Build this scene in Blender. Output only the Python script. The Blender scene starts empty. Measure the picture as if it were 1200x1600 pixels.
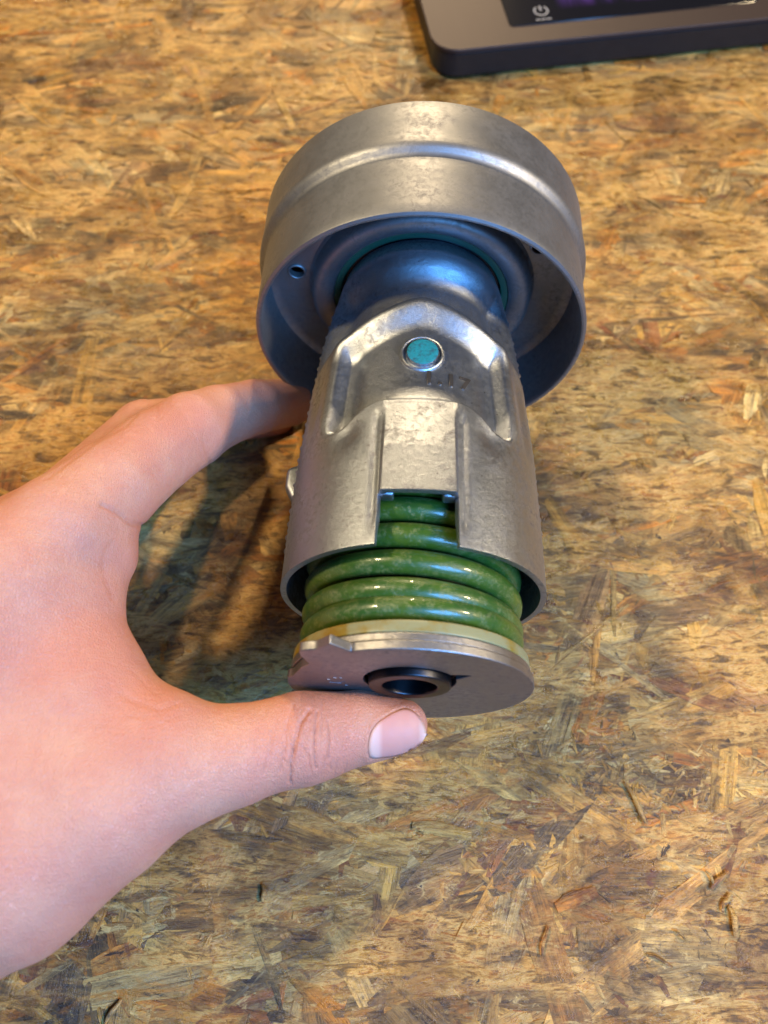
import bpy, bmesh, math, random
import numpy as np
from mathutils import Matrix, Vector, noise as mnoise
random.seed(7); rng = np.random.default_rng(7)
R = math.radians
sc = bpy.context.scene
MM = 0.001

# ---------------------------------------------------------------- frames
F = 1250.0                                   # focal length in pixels of a 1200 x 1600 picture
OFF = R(25.0)                                # camera tilt away from straight down
W = np.array([[1, 0, 0], [0, math.cos(OFF), -math.sin(OFF)], [0, math.sin(OFF), math.cos(OFF)]])
PHI, PSI, D0 = R(62.08), -0.042, 250.0
P0 = np.array([.0442, .212, -1.0]) * D0      # centre of the pulley's front rim, camera frame, mm
ax_a = np.array([math.sin(PSI), -math.sin(PHI) * math.cos(PSI), math.cos(PHI) * math.cos(PSI)])
ax_n = np.array([0, math.cos(PHI), math.sin(PHI)]); ax_n -= ax_a * (ax_n @ ax_a); ax_n /= np.linalg.norm(ax_n)
ax_b = np.cross(ax_n, ax_a)
ML = W @ np.stack([ax_b, -ax_a, ax_n], 1)    # tensioner local -> world
PB = 52.2
_t = np.linspace(0, 2 * np.pi, 361)
_c = (W @ P0)[:, None] + ML @ np.stack([PB * np.cos(_t), np.full(361, 43.0), PB * np.sin(_t)])
H = -_c[2].min() + 0.9                       # camera height over the board, mm
P0w = W @ P0 + np.array([0, 0, H])


def pt(px, py, d):                           # point at distance d in front of the camera, world mm
    return W @ (np.array([(px - 600) / F, -(py - 800) / F, -1.0]) * d) + np.array([0, 0, H])


def on_z(px, py, z):
    r = W @ np.array([(px - 600) / F, -(py - 800) / F, -1.0])
    return r * ((z - H) / r[2]) + np.array([0, 0, H])


def on_s(px, py, s):                         # local (x, z) of a pixel on the plane local y = -s
    o = ML.T @ (np.array([0, 0, H]) - P0w); d = ML.T @ (W @ np.array([(px - 600) / F, -(py - 800) / F, -1.0]))
    p = o + d * ((-s - o[1]) / d[1]); return p[0], p[2]


# ---------------------------------------------------------------- camera
cam = bpy.data.cameras.new('camera'); co = bpy.data.objects.new('camera', cam); sc.collection.objects.link(co); sc.camera = co
co.matrix_world = Matrix.Translation((0, 0, H * MM)) @ Matrix([list(r) for r in W]).to_4x4()
cam.sensor_fit = 'VERTICAL'; cam.sensor_height = 36; cam.lens = F / 1600 * 36
cam.clip_start = .01; cam.clip_end = 20
cam.dof.use_dof = True; cam.dof.focus_distance = .218; cam.dof.aperture_fstop = 11.5

# ---------------------------------------------------------------- light
world = bpy.data.worlds.new('World'); sc.world = world; world.use_nodes = True
world.node_tree.nodes['Background'].inputs[0].default_value = (.50, .40, .32, 1)
world.node_tree.nodes['Background'].inputs[1].default_value = .016


def area(name, loc, target, size, power, col, shape='DISK', size_y=None):
    l = bpy.data.lights.new(name, 'AREA'); l.shape = shape; l.size = size
    if size_y: l.size_y = size_y
    l.energy = power; l.color = col
    o = bpy.data.objects.new(name, l); sc.collection.objects.link(o); o.location = loc
    o.rotation_euler = (Vector(target) - Vector(loc)).to_track_quat('-Z', 'Y').to_euler(); return o


TG = (0, .12, .05)
area('bench_lamp', (.05, 1.28, .62), TG, .06, 11.0, (1, .75, .45))                      # low warm lamp on the far side
area('left_ceiling_lamp', (-.80, .30, 1.15), TG, .13, 18.5, (1, .77, .46))             # warm ceiling lamps
area('right_ceiling_lamp', (.98, .0, .84), TG, .16, 17.0, (1, .77, .46))
area('window', (.50, -.56, .90), TG, .56, 35.0, (.12, .41, 1.0), 'RECTANGLE', .50)       # cool daylight from the window at right

sc.view_settings.view_transform = 'Standard'; sc.view_settings.look = 'None'; sc.view_settings.exposure = -0.12; sc.view_settings.gamma = 1
sc.render.engine = 'CYCLES'
sc.cycles.use_denoising = True


# ---------------------------------------------------------------- node helper
class NT:
    def __init__(s, name):
        s.m = bpy.data.materials.new(name); s.m.use_nodes = True; s.t = s.m.node_tree; s.n = s.t.nodes
        s.b = s.n['Principled BSDF']; s.out = s.n['Material Output']
    def add(s, ty, **k):
        n = s.n.new(ty)
        for a, v in k.items():
            if a.startswith('i_'):
                key = a[2:]; key = int(key) if key.isdigit() else key.replace('_', ' ')
                s.set(n.inputs[key], v)
            else: setattr(n, a, v)
        return n
    def set(s, inp, v):
        if isinstance(v, bpy.types.NodeSocket): s.t.links.new(v, inp)
        else: inp.default_value = v
    def p(s, **k):
        for a, v in k.items(): s.set(s.b.inputs[a.replace('_', ' ')], v)
    def coords(s, scale=(1000, 1000, 1000), kind='Object', rot=(0, 0, 0)):
        c = s.add('ShaderNodeTexCoord'); m = s.add('ShaderNodeMapping'); s.t.links.new(c.outputs[kind], m.inputs[0])
        m.inputs['Scale'].default_value = scale; m.inputs['Rotation'].default_value = rot; return m.outputs[0]
    def noise(s, vec, scale, detail=5, rough=.6, dist=0):
        n = s.add('ShaderNodeTexNoise', i_Vector=vec, i_Scale=scale, i_Detail=detail, i_Roughness=rough, i_Distortion=dist); return n.outputs['Fac']
    def ramp(s, fac, stops, interp='LINEAR'):
        n = s.add('ShaderNodeValToRGB', i_0=fac); e = n.color_ramp.elements; n.color_ramp.interpolation = interp
        while len(e) < len(stops): e.new(.5)
        for el, (pos, c) in zip(e, stops):
            el.position = pos; el.color = (c, c, c, 1) if not hasattr(c, '__len__') else (*c, 1)
        return n.outputs[0]
    def mix(s, f, a, b, mode='MIX'):
        n = s.add('ShaderNodeMix', data_type='RGBA', blend_type=mode); s.set(n.inputs[0], f)
        for i, v in ((6, a), (7, b)):
            s.set(n.inputs[i], v if isinstance(v, bpy.types.NodeSocket) else (*v, 1)); 
        return n.outputs[2]
    def math(s, op, a, b=0.0, c=0.0, clamp=False):
        n = s.add('ShaderNodeMath', operation=op, use_clamp=clamp); s.set(n.inputs[0], a); s.set(n.inputs[1], b); s.set(n.inputs[2], c); return n.outputs[0]
    def bump(s, h, dist, strength=1.0, nrm=None):
        n = s.add('ShaderNodeBump', i_Height=h, i_Distance=dist, i_Strength=strength)
        if nrm: s.t.links.new(nrm, n.inputs['Normal'])
        s.t.links.new(n.outputs[0], s.b.inputs['Normal']); return n.outputs[0]


def metal(name, base, rough, dirt=.35, bump=.05, grain=1.2, aniso=False, dirtcol=(.09, .075, .06), metallic=1.0):
    n = NT(name); v = n.coords()
    big = n.noise(v, .11, 6, .62); mid = n.noise(v, .55, 6, .7, .6); fine = n.noise(v, grain * 2.2, 4, .65)
    sm = n.math('MULTIPLY', n.ramp(mid, [(.44, 0), (.74, 1)]), n.ramp(big, [(.38, 0), (.62, 1)]))
    c1 = n.mix(n.ramp(big, [(.35, 0), (.7, 1)]), tuple(x * .88 for x in base), tuple(min(1, x * 1.08) for x in base))
    c2 = n.mix(n.math('MULTIPLY', sm, dirt), c1, dirtcol)
    speck = n.ramp(n.noise(v, .9, 3, .8), [(.66, 0), (.71, 1)])
    c3 = n.mix(n.math('MULTIPLY', speck, dirt * .8), c2, tuple(x * .6 for x in dirtcol))
    n.p(Base_Color=c3, Metallic=metallic)
    r = n.math('ADD', rough - .06, n.math('MULTIPLY', mid, .16))
    r = n.math('ADD', r, n.math('MULTIPLY', sm, dirt * .2), clamp=True); n.p(Roughness=r)
    h = n.math('ADD', n.math('MULTIPLY', fine, .6), n.math('MULTIPLY', mid, .7)); n.bump(h, bump * MM, .9)
    return n.m


M = {}
M['cast'] = metal('cast_aluminium', (.43, .47, .52), .36, 1.0, .14, 1.6)
M['stamp'] = metal('shade_dark_cast_aluminium', (.17, .155, .14), .5, .3, .05)  # relief shade of the numerals put into a darker colour, so they read
M['pulley'] = metal('zinc_plated_steel', (.295, .305, .315), .50, .65, .05, 1.0)
M['dark_steel'] = metal('dark_oily_steel', (.10, .10, .11), .32, .5, .04)
M['plate'] = metal('stamped_steel', (.33, .33, .335), .42, .7, .10)
M['black'] = metal('black_oxide', (.045, .047, .055), .34, .2, .03)

n = NT('green_seal'); n.p(Base_Color=(.0, .05, .03, 1), Roughness=.5); M['seal'] = n.m

n = NT('green_painted_spring'); v = n.coords()
wear = n.noise(v, .35, 8, .72, 1.0); worn = n.ramp(n.math('MULTIPLY', n.noise(v, 1.3, 6, .8), wear), [(.255, 0), (.35, 1)])
g = n.mix(n.ramp(n.noise(v, .14, 4), [(.35, 0), (.65, 1)]), (.024, .078, .012), (.050, .098, .008))
g = n.mix(n.math('MULTIPLY', worn, .30), g, (.33, .31, .11))
g = n.mix(n.ramp(n.noise(v, .8, 5, .8), [(.56, 0), (.70, .6)]), g, (.012, .035, .010))
n.p(Base_Color=g, Roughness=n.ramp(wear, [(.3, .26), (.7, .46)])); n.b.inputs['Coat Weight'].default_value = .35
n.bump(n.math('ADD', n.noise(v, .8, 5, .7), n.math('MULTIPLY', worn, -.5)), .07 * MM, .8); M['spring'] = n.m

n = NT('yellowed_nylon'); v = n.coords()
c = n.mix(n.ramp(n.noise(v, .10, 4), [(.45, 0), (.60, 1)]), (.24, .23, .11), (.22, .14, .012))
c = n.mix(n.ramp(n.noise(v, 1.0, 6, .8), [(.58, 0), (.72, .6)]), c, (.20, .15, .04))
n.p(Base_Color=c, Roughness=.4, Subsurface_Weight=.25); n.b.inputs['Subsurface Radius'].default_value = (.003, .002, .001); n.b.inputs['Subsurface Scale'].default_value = 1
n.bump(n.noise(v, .7, 4), .1 * MM, .6); M['nylon'] = n.m

n = NT('teal_marking_paint'); v = n.coords()
c = n.mix(n.ramp(n.noise(v, .6, 7, .75), [(.48, 0), (.62, .9)]), (.012, .19, .20), (.02, .07, .08))
n.p(Base_Color=c, Roughness=.6); n.b.inputs['Specular IOR Level'].default_value = .25; n.bump(n.noise(v, 1.0, 5), .3 * MM, 1.0); M['teal'] = n.m

# skin
n = NT('skin'); v = n.coords()
big = n.noise(v, .035, 4, .55); mid = n.noise(v, .16, 5, .6)
c = n.mix(n.ramp(big, [(.38, 0), (.62, 1)]), (.56, .275, .18), (.52, .215, .14))
c = n.mix(n.ramp(mid, [(.42, 0), (.68, .42)]), c, (.50, .19, .13))
c = n.mix(n.ramp(n.noise(v, .9, 4, .7), [(.45, 0), (.8, .22)]), c, (.42, .20, .14))
att = n.add('ShaderNodeAttribute', attribute_name='crease')
c = n.mix(n.math('MULTIPLY', att.outputs['Fac'], .75), c, (.42, .15, .09))
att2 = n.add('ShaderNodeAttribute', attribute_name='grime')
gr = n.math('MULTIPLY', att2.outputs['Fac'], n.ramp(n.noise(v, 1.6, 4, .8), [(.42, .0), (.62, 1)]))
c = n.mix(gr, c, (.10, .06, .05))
n.p(Base_Color=c, Roughness=n.ramp(n.noise(v, .5, 4), [(.3, .40), (.7, .54)]), Subsurface_Weight=.22)
n.b.inputs['Subsurface Radius'].default_value = (.0036, .0013, .0007); n.b.inputs['Subsurface Scale'].default_value = 1
n.b.inputs['Specular IOR Level'].default_value = .42
vo = n.add('ShaderNodeTexVoronoi', feature='DISTANCE_TO_EDGE', i_Vector=n.coords((1000, 620, 1000), rot=(0, 0, .7)), i_Scale=1.7, i_Randomness=1.0)
cells = n.ramp(vo.outputs['Distance'], [(0, 0), (.22, 1)])
vs = n.coords((420, 2300, 900), rot=(0, 0, -.5)); lines = n.noise(vs, .55, 4, .6, .4)
vs2 = n.coords((2300, 500, 1400), rot=(0, 0, -.3)); lines2 = n.noise(vs2, .6, 4, .6, .3)
h = n.math('ADD', n.math('MULTIPLY', cells, .40), n.math('MULTIPLY', lines, .8)); h = n.math('ADD', h, n.math('MULTIPLY', lines2, .8))
n.bump(h, .21 * MM, 1.0); M['skin'] = n.m

n = NT('fingernail'); n.b.inputs['Specular IOR Level'].default_value = .2; n.p(Roughness=.5, Subsurface_Weight=.2)
att = n.add('ShaderNodeAttribute', attribute_name='nail_u'); v = n.coords()
c = n.ramp(att.outputs['Fac'], [(.0, (.64, .36, .28)), (.12, (.66, .40, .33)), (.20, (.65, .37, .31)), (.28, (.56, .25, .20)), (.84, (.58, .28, .225)), (.95, (.72, .48, .40)), (1, (.74, .55, .44))])
n.t.links.new(c, n.b.inputs['Base Color']); n.b.inputs['Subsurface Radius'].default_value = (.003, .0012, .0007); n.b.inputs['Subsurface Scale'].default_value = 1
n.bump(n.noise(n.coords((300, 1600, 900)), .6, 3), .04 * MM, .6); M['nail'] = n.m


# ---------------------------------------------------------------- object helpers
def mesh(name, verts, faces, scale=MM):
    me = bpy.data.meshes.new(name); v = np.asarray(verts, float) * scale
    me.from_pydata(v.tolist(), [], [tuple(f) for f in faces] if not isinstance(faces, np.ndarray) else faces.tolist()); me.update(); return me


def link(name, me, mat=None, parent=None, smooth=True):
    o = bpy.data.objects.new(name, me); sc.collection.objects.link(o)
    if mat: me.materials.append(mat)
    if parent: o.parent = parent
    if smooth: me.shade_smooth()
    return o


def auto(o, ang=35):
    me = o.data
    try: me.set_sharp_from_angle(angle=R(ang))
    except Exception: pass
    return o


def bevel(o, w, seg=2, ang=40):
    m = o.modifiers.new('bevel', 'BEVEL'); m.width = w * MM; m.segments = seg; m.limit_method = 'ANGLE'; m.angle_limit = R(ang); return o


def bake(o):                                  # apply the modifiers without operators
    dg = bpy.context.evaluated_depsgraph_get(); dg.update()
    me = bpy.data.meshes.new_from_object(o.evaluated_get(dg)); o.modifiers.clear(); old = o.data; o.data = me; bpy.data.meshes.remove(old); return o


def tagit(o, label, cat, group=None):
    o['label'] = label; o['category'] = cat
    if group: o['group'] = group
    return o


def lathe(prof, seg=160, closed=False, jit=None):          # profile of (y, r) round the local Y axis
    t = np.linspace(0, 2 * np.pi, seg, endpoint=False); p = np.array(prof, float); k = len(p)
    V = np.stack([p[:, 1][:, None] * np.sin(t), np.repeat(p[:, 0][:, None], seg, 1), p[:, 1][:, None] * np.cos(t)], -1).reshape(-1, 3)
    Fc = []
    for i in range(k if closed else k - 1):
        a, b = i * seg, ((i + 1) % k) * seg
        for j in range(seg):
            q = (j + 1) % seg; Fc.append((a + j, a + q, b + q, b + j))
    return V, Fc


def fix_normals(me):
    bm = bmesh.new(); bm.from_mesh(me); bmesh.ops.recalc_face_normals(bm, faces=bm.faces); bm.to_mesh(me); bm.free()


def rounded(pts, r=.4, n=4):                # round the corners of a closed (y, r) outline
    out = []; k = len(pts)
    for i in range(k):
        a, b, c = (np.array(pts[(i + d) % k], float) for d in (-1, 0, 1))
        u = a - b; w = c - b; lu = np.linalg.norm(u); lw = np.linalg.norm(w); d = min(r, lu * .45, lw * .45)
        p, q = b + u / lu * d, b + w / lw * d
        for t in np.linspace(0, 1, n): out.append(tuple((1 - t) ** 2 * p + 2 * t * (1 - t) * b + t * t * q))
    return out


def sst(x, a, b):
    t = np.clip((x - a) / (b - a), 0, 1); return t * t * (3 - 2 * t)


# ================================================================ THE BOARD
def wood_material():
    n = NT('weathered_strand_board')
    uv = n.add('ShaderNodeUVMap'); uv.uv_map = 'UVMap'
    at = n.add('ShaderNodeAttribute', attribute_name='tone'); oi = n.add('ShaderNodeObjectInfo')
    tone = n.math('FRACT', n.math('ADD', at.outputs['Fac'], n.math('MULTIPLY', oi.outputs['Random'], 7.31)))
    geo = n.add('ShaderNodeNewGeometry'); mp = n.add('ShaderNodeMapping'); n.t.links.new(geo.outputs['Position'], mp.inputs[0]); mp.inputs['Scale'].default_value = (1000,) * 3
    w = mp.outputs[0]
    m2 = n.add('ShaderNodeMapping'); n.t.links.new(uv.outputs[0], m2.inputs[0]); m2.inputs['Scale'].default_value = (60, 1000, 1)
    off = n.add('ShaderNodeCombineXYZ'); n.set(off.inputs[0], n.math('MULTIPLY', tone, 91.7)); n.set(off.inputs[1], n.math('MULTIPLY', tone, 57.3)); n.set(off.inputs[2], n.math('MULTIPLY', tone, 33.1)); n.t.links.new(off.outputs[0], m2.inputs['Location'])
    fib = n.noise(m2.outputs[0], .9, 7, .75, .3); fib2 = n.noise(m2.outputs[0], .22, 4, .6, .5)
    base = n.ramp(tone, [(0, (.34, .19, .055)), (.14, (.46, .29, .10)), (.28, (.22, .13, .05)), (.42, (.48, .34, .155)), (.52, (.40, .18, .035)), (.62, (.17, .11, .055)), (.74, (.50, .37, .19)), (.84, (.21, .08, .03)), (.90, (.42, .20, .045)), (.95, (.09, .065, .04)), (1, (.34, .19, .055))])
    fine = n.noise(m2.outputs[0], 2.6, 5, .7)
    c = n.mix(n.ramp(fib, [(.38, 0), (.56, 1)]), n.mix(1.0, base, (.40, .33, .26), 'MULTIPLY'), base)
    c = n.mix(n.ramp(fib2, [(.45, 0), (.58, .85)]), c, n.mix(1.0, base, (1.45, 1.36, 1.15), 'MULTIPLY'))
    c = n.mix(n.ramp(fine, [(.36, .75), (.48, 0)]), c, n.mix(1.0, c, (.45, .36, .28), 'MULTIPLY'))
    def sp(scale, rot):
        m_ = n.add('ShaderNodeMapping'); n.t.links.new(geo.outputs['Position'], m_.inputs[0]); m_.inputs['Scale'].default_value = scale; m_.inputs['Rotation'].default_value = (0, 0, rot); return m_.outputs[0]
    a1 = sp((420, 1000, 1000), -.12); a2 = sp((330, 1000, 1000), -.06)
    s1 = n.noise(a1, .06, 8, .72, .8); s3 = n.noise(a1, .34, 8, .78, .6); s4 = n.noise(w, 1.2, 5, .75)
    c = n.mix(n.ramp(s1, [(.47, 0), (.58, .72)]), c, n.mix(1.0, c, (.36, .32, .27), 'MULTIPLY'))
    c = n.mix(n.ramp(n.noise(a1, .10, 7, .75, 1.2), [(.56, 0), (.64, .62)]), c, (.46, .21, .035))
    s5 = n.noise(a2, .20, 8, .76, 1.0)
    c = n.mix(n.ramp(s5, [(.52, 0), (.62, .50)]), c, (.19, .125, .055))
    c = n.mix(n.ramp(s5, [(.36, .62), (.45, 0)]), c, (.36, .23, .085))
    c = n.mix(n.ramp(s3, [(.56, 0), (.63, .75)]), c, (.50, .37, .185))
    c = n.mix(n.ramp(s3, [(.35, .85), (.42, 0)]), c, (.06, .042, .026))
    # worn smooth patches where single flakes can hardly be told apart
    w1 = n.noise(sp((260, 1000, 1000), -.16), .38, 9, .74, .7); w2 = n.noise(sp((300, 1000, 1000), .10), .045, 6, .65, .8)
    wc = n.ramp(w1, [(.28, (.055, .036, .020)), (.41, (.15, .085, .03)), (.47, (.40, .22, .06)), (.53, (.56, .38, .16)), (.59, (.40, .17, .03)), (.64, (.22, .13, .05)), (.74, (.62, .47, .25))])
    c = n.mix(n.ramp(w2, [(.46, 0), (.56, .80)]), c, wc)
    c = n.mix(n.ramp(n.noise(w, .024, 7, .68, .6), [(.50, 0), (.59, .58)]), c, n.mix(1.0, c, (.42, .35, .27), 'MULTIPLY'))
    c = n.mix(n.ramp(s4, [(.32, .85), (.40, 0)]), c, n.mix(1.0, c, (.25, .20, .16), 'MULTIPLY'))
    c = n.mix(n.ramp(n.noise(w, .15, 5, .7, .4), [(.67, 0), (.70, .9)]), c, (.035, .020, .014))
    c = n.mix(n.ramp(n.noise(w, .07, 6, .75, .8), [(.63, 0), (.68, .7)]), c, (.15, .05, .026))
    gm = n.add('ShaderNodeGamma', i_Color=c, i_Gamma=1.30); c = n.mix(1.0, gm.outputs[0], (1.40, 1.44, 1.28), 'MULTIPLY')
    n.t.links.new(c, n.b.inputs['Base Color'])
    n.p(Roughness=n.ramp(n.noise(w, .06, 6, .7), [(.44, .22), (.58, .55)])); n.b.inputs['Specular IOR Level'].default_value = .5
    h = n.math('ADD', n.math('MULTIPLY', fib, 1.0), n.math('MULTIPLY', s3, .3)); h = n.math('ADD', h, n.math('ADD', n.math('MULTIPLY', s4, .6), n.math('MULTIPLY', fine, .5)))
    n.bump(h, .45 * MM, .9); return n.m


M['wood'] = wood_material()


def strand(L, Wd, seed, k=7, thick=.35):     # a flake of wood lying along x
    r = random.Random(seed); xs = [-L / 2 + L * i / (k - 1) for i in range(k)]
    V = []; prof = []; wob = r.uniform(-.12, .12) * Wd; bow = r.uniform(-.03, .03) * L
    for i, x in enumerate(xs):
        e = min(i, k - 1 - i); w = Wd / 2 * (r.uniform(.12, .6) if e == 0 else r.uniform(.75, 1.0) if e == 1 else r.uniform(.88, 1.08))
        cy = bow * (1 - (2 * x / L) ** 2) + (r.uniform(-.35, .35) * Wd if e == 0 else wob * math.sin(i))
        xj = x + r.uniform(-.06, .06) * L; z = thick * r.uniform(.75, 1.1) * (.55 if e == 0 else 1)
        prof.append((xj, cy - w, cy + w, z))
    for xj, a, b, z in prof: V += [(xj + r.uniform(-.6, .6), a, z), (xj + r.uniform(-.6, .6), b, z * r.uniform(.8, 1.1))]
    for xj, a, b, z in prof: V += [(xj, a - .12, -.5), (xj, b + .12, -.5)]
    Fc = []; n0 = 2 * k
    for i in range(k - 1):
        a, b, c, d = 2 * i, 2 * i + 2, 2 * i + 3, 2 * i + 1; Fc.append((a, b, c, d))
        Fc.append((a + n0, b + n0, b, a)); Fc.append((d, c, c + n0, d + n0))
    Fc.append((0, 1, 1 + n0, n0)); e = 2 * k - 2; Fc.append((e + 1, e, e + n0, e + 1 + n0))
    return np.array(V), Fc


def set_wood_attrs(me, uv, tone):            # per-vertex uv in metres along/across the grain, tone per face
    l = me.uv_layers.new(name='UVMap'); idx = np.empty(len(me.loops), int); me.loops.foreach_get('vertex_index', idx)
    l.data.foreach_set('uv', np.asarray(uv)[idx].ravel())
    a = me.attributes.new('tone', 'FLOAT', 'FACE'); a.data.foreach_set('value', np.broadcast_to(np.asarray(tone, float), (len(me.polygons),)).copy())


def rand_angle(r):
    q = r.random()
    return r.gauss(5, 16) if q < .48 else r.gauss(20, 35) if q < .7 else r.uniform(-90, 90)


bx0, bx1, by0, by1 = -330, 330, -110, 640
bm = bmesh.new(); bmesh.ops.create_cube(bm, size=1)
for v_ in bm.verts: v_.co = Vector((v_.co.x * 1.1, v_.co.y * 1.2 + .27, -.009 - .0090 + v_.co.z * .018))
bmesh.ops.bevel(bm, geom=bm.edges[:], offset=.001, segments=2, affect='EDGES')
me = bpy.data.meshes.new('tabletop'); bm.to_mesh(me); bm.free()
for v_ in me.vertices: v_.co.z += .0088
set_wood_attrs(me, [(v_.co.x, v_.co.y) for v_ in me.vertices], .62)
board = link('tabletop', me, M['wood'], smooth=False)
board['kind'] = 'structure'; board['label'] = 'worn golden brown strand board tabletop'
# the mass of pressed flakes
Vs, Fs, UVs, Ts = [], [], [], []; nv = 0; r_ = random.Random(11)
for i in range(9500):
    near = r_.random() < .45
    x = r_.uniform(-150, 150) if near else r_.uniform(bx0, bx1); y = r_.uniform(-70, 260) if near else r_.uniform(by0, by1)
    L = r_.choice([r_.uniform(9, 24), r_.uniform(18, 48), r_.uniform(8, 70)]); wd = min(L * .45, r_.choice([r_.uniform(1, 3.2), r_.uniform(2, 7), r_.uniform(3, 13)]))
    V, Fc = strand(L, wd, 5000 + i, 6, .16); a = R(rand_angle(r_)); cz = r_.uniform(-.10, .26); tx, ty = r_.gauss(0, .003), r_.gauss(0, .010)
    X = V[:, 0] * math.cos(a) - V[:, 1] * math.sin(a) + x; Y = V[:, 0] * math.sin(a) + V[:, 1] * math.cos(a) + y
    Z = V[:, 2] + cz + np.clip(V[:, 0] * tx + V[:, 1] * ty, -.3, .3)
    Z = np.minimum(Z, .6)
    Vs.append(np.stack([X, Y, Z], 1)); UVs.append(V[:, :2] * MM + np.array([r_.uniform(0, 3), r_.uniform(0, 3)])); Fs += [tuple(q + nv for q in f) for f in Fc]; Ts += [r_.random()] * len(Fc); nv += len(V)
for i in range(5200):
    x = r_.uniform(-170, 170); y = r_.uniform(-70, 300) if r_.random() < .8 else r_.uniform(300, by1)
    if r_.random() < .35: x, y = 78 + r_.gauss(0, 30), 22 + r_.gauss(0, 14)
    L = r_.uniform(1.2, 7); V, Fc = strand(L, L * r_.uniform(.09, .3), 70000 + i, 4, r_.uniform(.1, .3)); a = R(rand_angle(r_) if r_.random() < .4 else r_.uniform(-90, 90))
    X = V[:, 0] * math.cos(a) - V[:, 1] * math.sin(a) + x; Y = V[:, 0] * math.sin(a) + V[:, 1] * math.cos(a) + y
    Vs.append(np.stack([X, Y, V[:, 2] + r_.uniform(.05, .30)], 1)); UVs.append(V[:, :2] * MM + np.array([r_.uniform(0, 3), r_.uniform(0, 3)])); Fs += [tuple(q + nv for q in f) for f in Fc]; Ts += [r_.choice([.44, .78, .16, .55, .95, .88, .78, .02])] * len(Fc); nv += len(V)
me = mesh('pressed_wood_strands', np.concatenate(Vs), Fs); set_wood_attrs(me, np.concatenate(UVs), Ts)
o = link('pressed_wood_strands', me, M['wood'], board, smooth=False); o['kind'] = 'stuff'; o['label'] = 'dense layer of small pressed wood flakes'
# the large flakes one can tell apart
protos = []
for i in range(26):
    L = 26 + 30 * (i % 9) / 8; wd = 3.5 + 7.5 * ((i * 5) % 7) / 6; V, Fc = strand(L, wd, 900 + i, 7, .2)
    me = mesh('wood_strand', V, Fc); set_wood_attrs(me, V[:, :2] * MM + i * .37, (i * .381) % 1); me.materials.append(M['wood']); protos.append(me)
cnt = 0; r_ = random.Random(5); placed = []
while cnt < 296:
    px, py = r_.uniform(-30, 1230), r_.uniform(-20, 1640)
    if 470 < px < 820 and 180 < py < 1060 or px < 140 and 880 < py < 1380 or px > 720 and py < 60: continue
    g = on_z(px, py, 0)
    mind = 9 if py > 800 else 13
    if any((g[0] - q[0]) ** 2 + (g[1] - q[1]) ** 2 < mind ** 2 for q in placed): 
        if r_.random() < .9: continue
    placed.append(g)
    o = bpy.data.objects.new('wood_strand', protos[cnt % 26]); sc.collection.objects.link(o); o.parent = board
    s = r_.uniform(.75, 1.15); o.location = (g[0] * MM, g[1] * MM, r_.uniform(.08, .26) * MM); o.rotation_euler = (r_.gauss(0, .012), r_.gauss(0, .004), R(rand_angle(r_))); o.scale = (s, s * r_.uniform(.7, 1.25), 1)
    cnt += 1

# ---------------------------------------------------------------- loose splinters
def splinter(px, py, ang, L, wd, label, dark=.44, z=.95):
    r = random.Random(int(px * 7 + py)); k = 9; V = []; ring = 6
    for i in range(k):
        t = i / (k - 1); w = wd / 2 * (.35 + .65 * math.sin(math.pi * min(max(t, .06), .94)) ** .5) * r.uniform(.85, 1.12)
        for j in range(ring):
            q = 2 * math.pi * j / ring; V.append((L * (t - .5), w * math.cos(q) + .35 * math.sin(t * 5), max(w * .55, .25) * math.sin(q) + .3 * math.sin(t * 3.1)))
    Fc = [(i * ring + j, i * ring + (j + 1) % ring, (i + 1) * ring + (j + 1) % ring, (i + 1) * ring + j) for i in range(k - 1) for j in range(ring)]
    Fc += [tuple(range(ring))[::-1], tuple((k - 1) * ring + j for j in range(ring))]
    me = mesh('wood_splinter', V, Fc); set_wood_attrs(me, np.array(V)[:, :2] * MM + r.random(), dark)
    o = link('wood_splinter', me, M['wood']); g = on_z(px, py, 0); o.location = (g[0] * MM, g[1] * MM, (z + .3) * MM); o.rotation_euler = (0, 0, R(ang))
    tagit(o, label, 'splinter', 'loose wood splinters on the board'); auto(o, 50); return o


splinter(992, 1255, -66, 12.5, 1.5, 'long thin brown splinter lying steeply right of the thumb on the board')
splinter(1144, 1440, -84, 8, 1.9, 'short thick tan splinter lying upright near the lower right edge', .78)
splinter(1122, 1375, 42, 7.5, 1.5, 'tan splinter leaning up to the right above the short thick one', .78)
splinter(1132, 1410, 60, 6, 1.2, 'small tan splinter between two others at lower right', .44)
splinter(1108, 1372, -58, 4.5, .9, 'tiny splinter crossing the leaning tan one at lower right', .78)
splinter(1062, 1462, -32, 4.5, .6, 'hair thin dark splinter on the pale striped flake at lower right', .66)
splinter(1030, 1500, -22, 7, 1.0, 'pale sliver above the dark grey streaks at lower right', .44)
splinter(178, 1580, 62, 7, 1.2, 'pale splinter near the bottom left corner of the photo', .78)
splinter(850, 1470, 75, 8, .9, 'thin brown splinter standing off the reddish bark piece', .66)
splinter(412, 1395, -80, 4.6, 1.3, 'small orange splinter in the shadow edge below the thumb', .55)

# reddish bark-like flake
o = splinter(900, 1405, 22, 13, 4.4, 'dark reddish brown bark fragment with frayed end at lower right', .885, .45); o.name = 'bark_fragment'; o['category'] = 'bark fragment'; del o['group']; o.scale = (1, 1, .45)
o = splinter(690, 1297, -8, 18, 4.0, 'pale peeled wood chip with orange end below the thumbnail', .47, .35); o.name = 'wood_chip'; o['category'] = 'wood chip'; del o['group']; o.scale = (1, 1, .35)

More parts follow.
